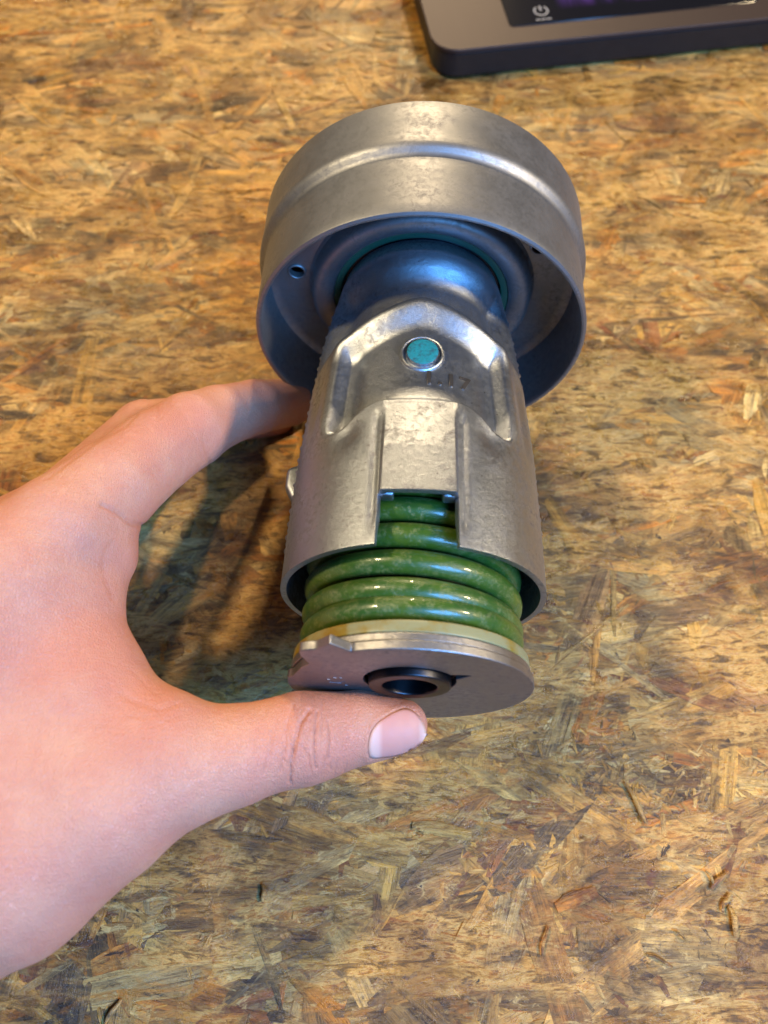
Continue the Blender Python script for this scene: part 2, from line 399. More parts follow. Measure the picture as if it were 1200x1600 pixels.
# ================================================================ THE TENSIONER
loc0 = P0w + ML @ np.array([0, 43.0, -PB])
root = bpy.data.objects.new('belt_tensioner', None); sc.collection.objects.link(root); root.empty_display_size = .02
rootM = Matrix.Translation(Vector(P0w * MM)) @ Matrix([list(r) for r in ML]).to_4x4()
root.matrix_world = rootM
tagit(root, 'metal belt tensioner with smooth grey pulley and green spring, held in the hand', 'belt tensioner')

# pulley
front = [(0.0, 50.0), (.35, 50.75), (1.0, 50.9), (4, 50.9), (10, 50.85), (16, 50.8), (19.5, 50.75), (21.2, 50.6), (22.2, 50.75), (23.0, 51.2), (23.8, 51.9), (24.7, 52.35), (25.8, 52.5), (27.2, 52.35), (29, 52.2), (35, 52.2), (42.2, 52.2), (42.9, 51.9), (43.2, 51.2),
         (43, 50.6), (40, 50.3), (28, 50.3), (26, 49.6), (25, 48), (24.6, 46), (24.4, 36.5), (24.0, 34.2), (22, 33.4), (19.5, 33.0), (18.6, 31.8), (19, 29), (27, 28.4), (27, 27.6),
         (19.5, 27.6), (17.4, 28.0), (16.6, 28.8), (16.0, 30.2), (15.6, 31.6), (15.6, 33.0), (16.2, 34.1), (17.4, 34.8), (19.3, 35.1), (21.2, 35.4), (22.1, 36.2), (22.4, 37.6), (22.4, 40.5), (22.4, 45.6), (22.1, 47.4), (21.2, 48.6), (19.6, 49.0), (10, 49.1), (2, 49.15), (.5, 49.2), (.1, 49.45)]
V, Fc = lathe(front, 256, True); me = mesh('pulley', V, Fc); fix_normals(me)
pul = link('pulley', me, M['pulley'], root)
holes = []
for ang in (171.5, 28.5, 281.5):
    hx, hz = 40.3 * math.cos(R(ang)), 40.3 * math.sin(R(ang)); holes.append((hx, hz))
    bmc = bmesh.new(); bmesh.ops.create_cone(bmc, cap_ends=True, segments=28, radius1=2.5 * MM, radius2=2.5 * MM, depth=8 * MM, matrix=Matrix.Translation((hx * MM, 23.4 * MM, hz * MM)) @ Matrix.Rotation(R(90), 4, 'X'))
    mc = bpy.data.meshes.new('cutter'); bmc.to_mesh(mc); bmc.free(); c_ = bpy.data.objects.new('cutter', mc); sc.collection.objects.link(c_); c_.parent = root
    bo = pul.modifiers.new('b', 'BOOLEAN'); bo.operation = 'DIFFERENCE'; bo.solver = 'EXACT'; bo.object = c_
bpy.context.view_layer.update(); bake(pul)
for o in [o for o in sc.objects if o.name.startswith('cutter')]: bpy.data.objects.remove(o, do_unlink=True)
pul.data.shade_smooth(); auto(pul, 32)
for hx, hz in holes:                                                      # rolled flange round each hole
    V, Fc = lathe([(.25 + .35 * math.cos(q), 2.65 + .38 * math.sin(q)) for q in np.linspace(0, 2 * np.pi, 8, endpoint=False)], 28, True)
    V = V * np.array([1, -1, 1]) + np.array([hx, 22.4, hz]); me = mesh('hole_flange', V, Fc); fix_normals(me); link('hole_flange', me, M['pulley'], pul)
V, Fc = lathe(rounded([(33, 49.9), (33, 12), (35, 12), (35, 49.9)], .4), 128, True); me = mesh('light_stop_disc', V, Fc); fix_normals(me); link('light_stop_disc', me, M['black'], pul)  # unseen disc added inside the pulley to stop light through the web holes
V, Fc = lathe(rounded([(17.7, 27.9), (17.7, 25.6), (24, 25.4), (24, 27.9)], .4), 128, True); me = mesh('seal_ring', V, Fc); fix_normals(me); link('seal_ring', me, M['seal'], root)
V, Fc = lathe(rounded([(14.5, 22.6), (14.5, 10), (40, 10), (40, 24.0), (26, 25.3), (18.6, 25.3), (18.6, 23.2)], .5), 128, True); me = mesh('pivot_boss', V, Fc); fix_normals(me); link('pivot_boss', me, M['black'], root)

# housing: a thin cast shell, built as radius over angle and length
s_key = np.array([-18.2, -16, -8, 0, 11, 29, 45, 62, 74, 86.0]); r_key = np.array([24.6, 25.1, 27.2, 28.5, 30.0, 31.7, 33.1, 33.9, 34.25, 34.55])
NB = 9.6                                                                # half width of the notch and of the raised channel
th_n = math.asin(NB / 34.4)
ths = np.unique(np.round(np.concatenate([np.linspace(-math.pi, -R(100), 26), np.linspace(-R(100), R(100), 330), np.linspace(R(100), math.pi, 26)[:-1], np.linspace(-th_n - .05, -th_n + .05, 21), np.linspace(th_n - .05, th_n + .05, 21), [-th_n, th_n]]), 6))
ths = ths[np.concatenate([[True], np.diff(ths) > .0035])] if False else ths
S_CUT = 73.0
ss = np.unique(np.round(np.concatenate([np.linspace(-18.2, 86, 290), [S_CUT], np.linspace(43, 50, 24)]), 4))
T, S = np.meshgrid(ths, ss)


def hfield(T, S):
    R0 = np.interp(S, s_key, r_key); aT = np.abs(T); U = R0 * np.sin(T); facing = np.cos(T) > 0
    q = np.clip(aT / R(53), 0, 3)
    sr = 10.5 + 12.0 * (np.sqrt(q * q + .012) - .11)                                               # crest of the arched ridge
    # scooped neck above the ridge
    fade = 1 - sst(aT, R(62), R(84))
    neck = 6.3 * sst(S, -13.5, -1.0) * (1 - sst(S, sr - 7.5, sr - .6)) * fade
    collar = -.0 * S
    # pocket below the ridge
    side = 1 - sst(aT, R(41.5), R(46.5)); bot = 45.5 + 6.0 * sst(aT, R(18), R(42))
    floor = (3.2 + .6 * np.exp(-((aT - R(37)) / R(5)) ** 2)) * sst(S, sr + .2, sr + 8.5) * (1 - sst(S, bot - 1.9, bot + .2)) * side
    # outer rib beyond the pocket's side and slanted relief beyond it
    rib = .55 * np.exp(-((aT - R(50)) / R(3.2)) ** 2) * sst(S, 20, 25) * (1 - sst(S, 46, 52))
    outer = .9 * np.exp(-((aT - R(61)) / R(5.5)) ** 2) * sst(S, 22, 30) * (1 - sst(S, 42, 56))
    lowdip = .9 * np.exp(-((aT - R(33)) / R(6)) ** 2) * np.exp(-((S - 53) / 4.0) ** 2)
    nub = 1.0 * np.exp(-(((aT - R(46)) * R0) ** 2 + (S - sr - 1.5) ** 2) / 2.6 ** 2)
    r = R0 - neck - floor + rib - outer - lowdip + nub
    r = r + .35 * np.exp(-((S - sr) / 1.8) ** 2) * fade
    # raised channel in the middle
    bxs = 1 - sst(np.abs(U), NB - 1.3, NB - .15); top = sst(S, 42.2, 46.5)
    zt = np.interp(S, [42, 46, 60, 73], [31.2, 32.3, 34.4, 35.7]) - .008 * U ** 2
    rb = zt / np.maximum(np.cos(T), .4)
    lift = bxs * top * (1 - sst(S, S_CUT + .2, S_CUT + .25) * 0) * facing
    r = r * (1 - lift) + rb * lift
    # shallow gutters either side of the channel
    r = r - .45 * np.exp(-((np.abs(U) - (NB + 1.2)) / 1.0) ** 2) * sst(S, 47, 52) * facing * (1 - sst(S, 78, 84))
    # parting line with its rough flash
    fl = np.exp(-((aT - R(87)) / R(1.3)) ** 2)
    r = r + fl * (.45 + .35 * np.sin(S * 2.3) * np.sin(S * .77 + 1)) * (1 - sst(S, 70, 84))
    return r


r_f = hfield(T, S)
nsr = np.array([[mnoise.noise(Vector((math.sin(t) * 3.1, s * .09, math.cos(t) * 3.1))) for t in ths[::6]] for s in ss[::6]])
nz = np.array([np.interp(ths, ths[::6], row) for row in nsr]); nz = np.array([np.interp(ss, ss[::6], nz[:, j]) for j in range(nz.shape[1])]).T
r_f = r_f + .10 * nz
TH = 1.55
X = r_f * np.sin(T); Z = r_f * np.cos(T); nS, nT = T.shape
idx = np.arange(nS * nT).reshape(nS, nT); V = np.stack([X, -S, Z], -1).reshape(-1, 3); Fc = []
cutm = (np.abs(T) < th_n - 1e-6)
for i in range(nS - 1):
    sm_ = .5 * (ss[i] + ss[i + 1])
    for j in range(nT):
        k = (j + 1) % nT; tm = .5 * (ths[j] + ths[k]) if k else math.pi
        if sm_ > S_CUT and abs(tm) < th_n: continue
        Fc.append((idx[i, j], idx[i, k], idx[i + 1, k], idx[i + 1, j]))
me = mesh('housing', V, Fc); fix_normals(me)
bmx = bmesh.new(); bmx.from_mesh(me); bmesh.ops.delete(bmx, geom=[v_ for v_ in bmx.verts if not v_.link_faces], context='VERTS')
f0 = max(bmx.faces, key=lambda f: f.calc_center_median().z)
if f0.normal.z < 0: bmesh.ops.reverse_faces(bmx, faces=bmx.faces)
bmx.to_mesh(me); bmx.free()
hous = link('housing', me, M['cast'], root)
so = hous.modifiers.new('s', 'SOLIDIFY'); so.thickness = TH * MM; so.offset = -1; so.use_rim = True; so.use_even_offset = False
bv = hous.modifiers.new('b', 'BEVEL'); bv.width = .32 * MM; bv.segments = 3; bv.limit_method = 'ANGLE'; bv.angle_limit = R(60)
bpy.context.view_layer.update(); bake(hous); hous.data.shade_smooth()
# end wall of the housing under the collar
V, Fc = lathe(rounded([(18.3, 24.4), (18.9, 23.6), (18.9, 8), (17.2, 8), (17.2, 24.2)], .35), 128, True); me = mesh('collar', V, Fc); fix_normals(me); link('collar', me, M['cast'], hous)
# inner flanges at the mouth of the channel
for sx in (-1, 1):
    bmx = bmesh.new(); bmesh.ops.create_cube(bmx, size=1)
    for v_ in bmx.verts: v_.co = Vector(((sx * 7.3 + v_.co.x * 3.2) * MM, (-S_CUT + 4.6 + v_.co.y * 9.6) * MM, (31.3 + v_.co.z * 3.6) * MM))
    me = bpy.data.meshes.new('inner_flange'); bmx.to_mesh(me); bmx.free(); o = link('inner_flange', me, M['cast'], hous); bevel(o, .6, 3)
# cast lug on the left
bmx = bmesh.new(); bmesh.ops.create_cube(bmx, size=1)
for v_ in bmx.verts:
    tz = v_.co.x < 0; v_.co = Vector(((-34.4 + v_.co.x * 5.0) * MM, (-53.5 + v_.co.y * (6.0 if tz else 17) + (3.5 if tz else 0)) * MM, (-3 + v_.co.z * 6) * MM))
me = bpy.data.meshes.new('casting_lug'); bmx.to_mesh(me); bmx.free(); o = link('casting_lug', me, M['cast'], hous); bevel(o, 1.5, 5)
# raised pin with teal paint
fz = float(hfield(np.array([[0.0]]), np.array([[25.0]]))[0, 0])
sl = float((hfield(np.array([[0.0]]), np.array([[28.0]])) - hfield(np.array([[0.0]]), np.array([[22.0]])))[0, 0] / 6)
def stud(prof, mat, name, parent):
    V, Fc = lathe(prof, 56, False); V = np.concatenate([V, [[0, prof[-1][0], 0]]]); k = len(V) - 1; b = (len(prof) - 1) * 56
    Fc += [(b + j, b + (j + 1) % 56, k) for j in range(56)]
    V = np.stack([V[:, 0] + .3, -28.0 + V[:, 2] * -1, fz + V[:, 1]], 1)   # axis towards +z
    me = mesh(name, V, Fc); fix_normals(me); return link(name, me, mat, parent)
pin = stud([(-1.5, 6.0), (.2, 6.0), (.9, 5.8), (1.15, 5.45), (1.0, 5.1), (-.4, 4.9), (-.4, 4.3), (1.5, 4.2), (1.75, 4.05), (1.78, 3.9)], M['cast'], 'pin', hous); auto(pin, 40)
stud([(1.7, 4.15), (1.86, 4.0), (1.93, 3.5), (1.98, 2.0)], M['teal'], 'paint_dot', pin)

# date stamp
cu = bpy.data.curves.new('t', 'FONT'); cu.body = '1.17'; cu.size = 5.6 * MM; cu.extrude = .5 * MM; cu.offset = .14 * MM; cu.bevel_depth = .04 * MM; cu.space_character = 1.25; cu.align_x = 'CENTER'; cu.align_y = 'CENTER'
to = bpy.data.objects.new('t', cu); sc.collection.objects.link(to); bpy.context.view_layer.update()
me = bpy.data.meshes.new_from_object(to.evaluated_get(bpy.context.evaluated_depsgraph_get())); bpy.data.objects.remove(to, do_unlink=True)
for v_ in me.vertices:
    x, y, z = v_.co.x / MM, v_.co.y / MM, v_.co.z / MM; x2 = x + 6.5; s2 = 36.1 - y; t2 = math.asin(x2 / 27.5); rr = float(hfield(np.array([[t2]]), np.array([[s2]]))[0, 0]) + z - .20
    v_.co = Vector((rr * math.sin(t2) * MM, -s2 * MM, rr * math.cos(t2) * MM))
o = link('date_stamp', me, M['stamp'], hous, smooth=False); o['label'] = 'cast numerals 1.17, relief shade painted as darker metal'

# spring
def tube(path, rad, ring=20):
    path = np.array(path); n_ = len(path); tg = np.gradient(path, axis=0); tg /= np.linalg.norm(tg, axis=1)[:, None]
    rd = path * np.array([1, 0, 1]); rd /= np.linalg.norm(rd, axis=1)[:, None]; bn = np.cross(tg, rd); q = np.linspace(0, 2 * np.pi, ring, endpoint=False)
    rad = np.broadcast_to(rad, (n_,)); V = path[:, None] + rad[:, None, None] * (np.cos(q)[None, :, None] * rd[:, None] + np.sin(q)[None, :, None] * bn[:, None])
    Fc = [(i * ring + j, i * ring + (j + 1) % ring, (i + 1) * ring + (j + 1) % ring, (i + 1) * ring + j) for i in range(n_ - 1) for j in range(ring)]
    Fc += [tuple(range(ring)), tuple((n_ - 1) * ring + j for j in range(ring))]; return V.reshape(-1, 3), Fc
turns = 8.0; tt = np.linspace(0, turns, int(turns * 110)); th = -2 * np.pi * (tt) + R(150)
sc_ = 98.4 + 2.6 - 7.05 * (tt - .42) - 0; sc_ = np.minimum(sc_, 98.25)
Vp = np.stack([25.3 * np.sin(th), -sc_, 25.3 * np.cos(th)], 1); V, Fc = tube(Vp, 3.08); me = mesh('spring', V, Fc); fix_normals(me); link('spring', me, M['spring'], root)
# inner sleeve inside the spring
V, Fc = lathe(rounded([(-20, 19.5), (-104, 19.5), (-104, 15), (-20, 15)], .4), 96, True); me = mesh('inner_sleeve', V, Fc); fix_normals(me); link('inner_sleeve', me, M['black'], root)
# nylon washer
V, Fc = lathe(rounded([(-102.1, 28.2), (-102.4, 29.3), (-105.3, 29.6), (-105.3, 18), (-102.1, 18)], .45, 5), 180, True); me = mesh('nylon_washer', V, Fc); fix_normals(me); link('nylon_washer', me, M['nylon'], root)

# end plate with its bent stop tab and keyhole
tabpx = [(546, 1020), (532, 1013), (518, 1004), (506, 1009), (494, 1014), (480, 1015), (467, 1017), (469, 1024), (483, 1037), (470, 1043), (457, 1056)]
tab = [on_s(px, py, 109.5) for px, py in tabpx]
def plate_outline(rad, grow=0):
    out = []; a_tab0 = math.atan2(tab[0][1], tab[0][0]); a_tab1 = math.atan2(tab[-1][1], tab[-1][0])
    a = a_tab1
    for q in np.linspace(a_tab1, a_tab0 + 2 * math.pi, 110)[1:-1]: out.append((rad * math.cos(q), rad * math.sin(q)))
    k = rad / 30.4
    for x, z in tab: out.append((x * k, z * k))
    return out
bc = on_s(640, 1070, 110.5)
def slab(name, outl, hole, y0, y1, mat, parent, bev=.35):
    """extruded plate with one hole; both outlines resampled by angle about the hole centre"""
    cx, cz = hole['c']; N = 260; qs = np.linspace(0, 2 * np.pi, N, endpoint=False)
    P = np.array(outl); Pn = np.roll(P, -1, 0); o_ = []
    for q in qs:
        d = np.array([math.cos(q), math.sin(q)]); best = None
        e = Pn - P; w = P - np.array([cx, cz]); den = d[0] * e[:, 1] - d[1] * e[:, 0]; den = np.where(abs(den) < 1e-9, 1e-9, den)
        t = (w[:, 0] * e[:, 1] - w[:, 1] * e[:, 0]) / den; u = (w[:, 0] * d[1] - w[:, 1] * d[0]) / den
        ok = (t > 0) & (u >= -1e-6) & (u <= 1 + 1e-6); best = t[ok].max() if ok.any() else 30
        o_.append((cx + d[0] * best, cz + d[1] * best))
    i_ = [(cx + hole['f'](q) * math.cos(q), cz + hole['f'](q) * math.sin(q)) for q in qs]
    V = [(x, y0, z) for x, z in o_] + [(x, y1, z) for x, z in o_] + [(x, y0, z) for x, z in i_] + [(x, y1, z) for x, z in i_]; Fc = []
    for j in range(N):
        k = (j + 1) % N; Fc += [(j, k, N + k, N + j), (2 * N + j, 3 * N + j, 3 * N + k, 2 * N + k), (j, 2 * N + j, 2 * N + k, k), (N + j, N + k, 3 * N + k, 3 * N + j)]
    me = mesh(name, V, Fc); fix_normals(me); o = link(name, me, mat, parent); bevel(o, bev, 3, 50); auto(o, 50); return o
def keyhole(q):
    k = (q + math.pi) % (2 * math.pi) - math.pi
    return 11.2 + 4.6 * max(0, 1 - abs(k - R(24)) / R(10))
hole = dict(c=bc, f=keyhole)
plate = slab('end_plate', plate_outline(30.4), hole, -109.6, -107.4, M['plate'], root, .35)
slab('backing_plate', [(29.7 * math.cos(q), 29.7 * math.sin(q)) for q in np.linspace(0, 2 * np.pi, 90, endpoint=False)], dict(c=bc, f=lambda q: 11.2), -107.3, -105.4, M['plate'], plate, .3)
V, Fc = lathe(rounded([(-111.2, 10.0), (-111.2, 6.6), (-96, 6.6), (-96, 10.0)], .55, 5), 96, True); V = V + np.array([bc[0], 0, bc[1]]); me = mesh('bushing', V, Fc); fix_normals(me); link('bushing', me, M['black'], root)
# scribed marks on the plate
for k, (x, y, a, L) in enumerate([(524, 1067, -10, 3.0), (513, 1062, -30, .9), (523, 1059.5, -20, .8), (532, 1059.5, -15, .7), (536, 1065.5, 10, .9), (541, 1071, -20, .6)]):
    u, z = on_s(x, y, 109.65); bmx = bmesh.new(); bmesh.ops.create_cube(bmx, size=1)
    for v_ in bmx.verts: v_.co = Vector((v_.co.x * L, v_.co.y * .10, v_.co.z * .32))
    bmesh.ops.rotate(bmx, verts=bmx.verts, matrix=Matrix.Rotation(R(-a), 3, 'Y'))
    for v_ in bmx.verts: v_.co = Vector(((v_.co.x + u) * MM, (v_.co.y - 109.63) * MM, (v_.co.z + z) * MM))
    me = bpy.data.meshes.new('scribed_mark'); bmx.to_mesh(me); bmx.free(); link('scribed_mark', me, M['pulley'], plate, smooth=False)

# ================================================================ THE HAND
def seg(pts): return [(np.array(pt(*a[:3])), np.array(pt(*b[:3])), a[3], b[3]) for a, b in zip(pts[:-1], pts[1:])]
TD = lambda px, py, r: None
th_c = [(628, 1133, 203, 6.6), (600, 1134, 203, 7.8), (560, 1136, 202, 9.2), (500, 1149, 200, 10.6), (470, 1154, 198, 11.4), (430, 1163, 196, 10.9), (365, 1180, 193, 12.0), (265, 1202, 189, 14.6), (150, 1252, 186, 19.5), (10, 1330, 183, 24.5), (-220, 1400, 182, 32)]
idx_c = [(455, 628, 284, 8.4), (398, 636, 264, 8.9), (340, 652, 250, 9.8), (298, 672, 238, 11.2), (245, 705, 228, 11.6), (175, 762, 214, 12.4), (95, 830, 202, 14.2), (20, 905, 196, 18), (-140, 1060, 188, 26)]
mid_c = [(430, 650, 300, 7.5), (330, 655, 290, 9.0), (228, 677, 256, 10.6), (100, 795, 236, 11.2), (-20, 880, 222, 15), (-200, 1060, 205, 24)]
rin_c = [(340, 672, 302, 7.0), (255, 700, 292, 8.2), (140, 765, 274, 9.6), (20, 900, 246, 12), (-180, 1100, 225, 22)]
pin_c = [(215, 735, 298, 6.6), (140, 790, 288, 7.6), (40, 865, 274, 8.8), (-60, 980, 256, 11), (-220, 1140, 235, 20)]
palm = [(150, 868, 208, 10.6), (95, 935, 202, 14), (60, 1010, 197, 17), (110, 1100, 193, 17.5), (120, 1180, 190, 18)]
web = [(112, 965, 201, 10.6), (150, 1050, 197, 10), (175, 1112, 194, 11.2), (235, 1150, 190, 11.5)]
body = [(-40, 1000, 196, 24), (-60, 1180, 190, 28), (-120, 1280, 190, 30), (-520, 1330, 205, 34)]


def sdf(P, fine=True):
    k = 7.0; acc = None
    def cap(P, s):
        a, b, ra, rb = s; d = b - a; t = np.clip(((P - a) @ d) / (d @ d), 0, 1)
        return np.sqrt(((P - a - t[..., None] * d) ** 2).sum(-1)) - (ra + (rb - ra) * t)
    def chain(c):
        r = None
        for s in seg(c):
            v_ = cap(P, s); r = v_ if r is None else smin(r, v_, 1.2)
        return r
    def smin(a, b, k):
        h = np.clip(.5 + .5 * (b - a) / k, 0, 1); return b * (1 - h) + a * h - k * h * (1 - h)
    d = smin(chain(th_c), chain(web), 9); d = smin(d, chain(body), 12); p_ = smin(chain(palm), chain(idx_c), 5.0); d = smin(d, p_, 8)
    m_ = smin(chain(mid_c), chain(rin_c), 1.5); m_ = smin(m_, chain(pin_c), 1.5)
    # fingers only merge softly into the palm, stay separate from one another
    d = smin(d, m_, 1.8)
    return d


def surface_nets(f, lo, hi, h):
    n_ = np.ceil((hi - lo) / h).astype(int) + 1
    ax = [lo[i] + h * np.arange(n_[i]) for i in range(3)]
    D = np.empty(n_, np.float32)
    for i in range(n_[0]):
        P = np.stack(np.meshgrid([ax[0][i]], ax[1], ax[2], indexing='ij'), -1)[0]; D[i] = f(P)
    ins = D < 0; acc = np.zeros(tuple(n_ - 1) + (3,), np.float32); cnt = np.zeros(tuple(n_ - 1), np.float32); quads = []
    for a in range(3):
        sl0 = [slice(None)] * 3; sl1 = [slice(None)] * 3; sl0[a] = slice(0, -1); sl1[a] = slice(1, None)
        d0, d1 = D[tuple(sl0)], D[tuple(sl1)]; cr = (d0 < 0) != (d1 < 0); e = np.argwhere(cr); t = (d0[cr] / (d0[cr] - d1[cr]))
        p = e.astype(np.float32); p[:, a] += t; b, c = (a + 1) % 3, (a + 2) % 3
        ok = (e[:, b] > 0) & (e[:, c] > 0) & (e[:, b] < n_[b] - 1) & (e[:, c] < n_[c] - 1); e = e[ok]; p = p[ok]; flip = (d0[cr] < 0)[ok]
        cells = []
        for db, dc in ((0, 0), (-1, 0), (-1, -1), (0, -1)):
            q = e.copy(); q[:, b] += db; q[:, c] += dc; np.add.at(acc, tuple(q.T), p); np.add.at(cnt, tuple(q.T), 1); cells.append(q)
        ids = np.stack([np.ravel_multi_index(tuple(q.T), tuple(n_ - 1)) for q in cells], 1); ids[~flip] = ids[~flip][:, ::-1]; quads.append(ids)
    Q = np.concatenate(quads); u, inv = np.unique(Q, return_inverse=True); Q = inv.reshape(-1, 4)
    Vv = (acc.reshape(-1, 3)[u] / cnt.reshape(-1)[u][:, None]) * h + lo
    return Vv, Q


lo = np.array([-150.0, -75.0, -2.0]); allp = np.array([s[i] for c in (th_c, idx_c, mid_c, rin_c, pin_c) for s in seg(c) for i in (0, 1)])
vis = np.array([pt(-90, 1300, 190), pt(-90, 800, 190)])
lo = np.array([min(vis[:, 0].min() - 25, -140), allp[:, 1].min() - 38, max(allp[:, 2].min() - 12, -3)]); hi = allp.max(0) + np.array([12, 14, 34])
hi[0] = max(pt(660, 1133, 203)[0] + 12, pt(455, 628, 284)[0] + 12)
V, Q = surface_nets(sdf, lo, hi, 1.25)
me = mesh('hand', V, Q); hand = link('hand', me, M['skin'])
tagit(hand, 'bare left hand reaching in from the left, thumb pressed on the metal end plate', 'hand')
print('hand base', len(V))
sb = hand.modifiers.new('s', 'SUBSURF'); sb.levels = 2; sb.render_levels = 2
bpy.context.view_layer.update(); bake(hand)
me = hand.data; N = len(me.vertices); co_ = np.empty(N * 3); me.vertices.foreach_get('co', co_); co_ = co_.reshape(-1, 3) / MM
nr = np.empty(N * 3); me.vertices.foreach_get('normal', nr); nr = nr.reshape(-1, 3)
pc = (co_ - np.array([0, 0, H])) @ W; PX = 600 + F * pc[:, 0] / -pc[:, 2]; PY = 800 - F * pc[:, 1] / -pc[:, 2]; DP = -pc[:, 2]
view = -pc / np.linalg.norm(pc, axis=1)[:, None]; nc = nr @ W; fac = (nc * view).sum(1)


def polydist(line):
    best = np.full(N, 1e9)
    L = np.array(line, float)
    for a, b in zip(L[:-1], L[1:]):
        d = b - a; t = np.clip(((PX - a[0]) * d[0] + (PY - a[1]) * d[1]) / (d @ d), 0, 1); best = np.minimum(best, np.hypot(PX - a[0] - t * d[0], PY - a[1] - t * d[1]))
    return best


disp = np.zeros(N); cre = np.zeros(N); grime = np.zeros(N)
thumb_m = (PX > 250) & (PY > 1040) & (DP < 225)
folds = [([(482, 1110), (471, 1130), (463, 1160), (457, 1190), (455, 1222)], 3.0, .52, .5), ([(494, 1112), (492, 1140), (490, 1170), (492, 1200)], 2.2, .38, .5), ([(516, 1128), (518, 1155), (514, 1185)], 2.4, .32, .4),
         ([(450, 1130), (444, 1170), (436, 1205)], 2.6, .26, .3), ([(505, 1095), (506, 1130), (503, 1150)], 1.8, .18, .3), ([(470, 1165), (480, 1180), (484, 1205)], 1.8, .22, .3), ([(534, 1140), (536, 1175)], 1.8, .16, .2), ([(425, 1140), (420, 1180), (410, 1210)], 2.2, .14, .15),
         ([(545, 1100), (550, 1130), (548, 1160)], 1.6, .10, .12), ([(460, 1100), (452, 1130)], 2, .15, .2)]
for ln, w_, dp_, cc in folds:
    ln2 = [(x + 2.0 * math.sin(y * .21), y) for x, y in ln]; d = polydist(ln2); g = np.exp(-(d / w_) ** 2) * thumb_m; disp -= g * dp_; cre = np.maximum(cre, g * cc * .75)
    disp += np.exp(-((d - 2.4 * w_) / (1.6 * w_)) ** 2) * thumb_m * dp_ * .07
rf = random.Random(3)
for _ in range(46):
    x0, y0 = rf.gauss(490, 42), rf.uniform(1092, 1215); L_ = rf.uniform(10, 42); a_ = R(rf.gauss(94, 16)); g_ = rf.uniform(.04, .16)
    pl_ = [(x0 + L_ * (t - .5) * math.cos(a_) + 2 * math.sin(5 * t + x0), y0 + L_ * (t - .5) * math.sin(a_)) for t in (0, .33, .66, 1)]
    d = polydist(pl_); g = np.exp(-(d / 1.25) ** 2) * thumb_m; disp -= g * g_ * 1.1; cre = np.maximum(cre, g * g_ * 1.6)
idx_m = (DP > 195) & (PY < 960)
for ln, w_, dp_, cc in [([(213, 648), (196, 665), (150, 690), (90, 735), (35, 775), (0, 800)], 3.0, .5, .35), ([(318, 690), (324, 710), (330, 735)], 3.2, .35, .25), ([(300, 672), (312, 700), (318, 722)], 2.2, .14, .12), ([(232, 625), (244, 636), (250, 652)], 3, .35, .4), ([(262, 628), (282, 640), (296, 662)], 3.5, .22, .3),
                        ([(225, 822), (205, 818), (180, 800), (160, 790)], 4, .8, .35), ([(178, 935), (165, 905), (160, 880), (172, 850)], 5, .4, .2), ([(148, 940), (140, 905), (150, 870)], 3, .18, .12)]:
    d = polydist(ln); g = np.exp(-(d / w_) ** 2) * idx_m; disp -= g * dp_ * .5; cre = np.maximum(cre, g * cc * .6)
web_m = (PY > 930) & (PY < 1240) & (PX < 340) & (DP < 225)
for ln, w_, dp_, cc in [([(275, 1100), (250, 1108), (215, 1098), (190, 1085)], 5, .5, .3), ([(262, 1112), (225, 1122), (195, 1118)], 3, .22, .15), ([(255, 1092), (232, 1075), (210, 1050)], 3, .2, .12), ([(300, 1112), (270, 1122), (240, 1135)], 3, .16, .1)]:
    d = polydist(ln); g = np.exp(-(d / w_) ** 2) * web_m; disp -= g * dp_ * .4; cre = np.maximum(cre, g * cc * .5)
# knuckle redness and oily grime where the thumb meets the plate
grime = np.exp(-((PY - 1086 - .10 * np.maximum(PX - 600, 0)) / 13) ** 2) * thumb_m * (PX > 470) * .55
cre = np.maximum(cre, .22 * np.exp(-(((PX - 255) / 42) ** 2 + ((PY - 640) / 26) ** 2)) * idx_m)
cre = np.maximum(cre, .20 * np.exp(-(((PX - 495) / 45) ** 2 + ((PY - 1130) / 40) ** 2)) * thumb_m)
cre = np.maximum(cre, .24 * np.exp(-(((PX - 610) / 60) ** 2 + ((PY - 1095) / 20) ** 2)) * thumb_m)
# nail fold: outline of the nail in picture coordinates
NO = np.array([(577, 1185), (575, 1163), (580, 1142), (592, 1127), (611, 1115), (632, 1106), (647, 1111), (658, 1124), (666, 1144), (665, 1160), (648, 1172), (612, 1182)], float)
nd = polydist(np.vstack([NO, NO[:1]]))
def inside(poly, X, Y):
    c = np.zeros(X.shape, bool); j = len(poly) - 1
    for i in range(len(poly)):
        xi, yi = poly[i]; xj, yj = poly[j]; c ^= ((yi > Y) != (yj > Y)) & (X < (xj - xi) * (Y - yi) / (yj - yi + 1e-9) + xi); j = i
    return c
inn = inside(NO, PX, PY) & thumb_m
disp -= np.where(inn, .12 * sst(nd, 0, 4), 0)
ring_ = (~inn) & thumb_m & (PX < 655)
disp += np.where(ring_, .22 * np.exp(-((nd - 4) / 5.0) ** 2), 0)
me_keep = fac > -.2
co2 = co_ + nr * (disp * me_keep)[:, None]
low = np.array([mnoise.noise(Vector(p * .05)) for p in co_[:: 1]]) if N < 60000 else 0
me.vertices.foreach_set('co', (co2 * MM).ravel())
for nm, arr in (('crease', cre), ('grime', grime)):
    a = me.attributes.new(nm, 'FLOAT', 'POINT'); a.data.foreach_set('value', np.clip(arr * me_keep, 0, 1).astype(np.float32))
me.update(); me.shade_smooth(); print('hand verts', N)

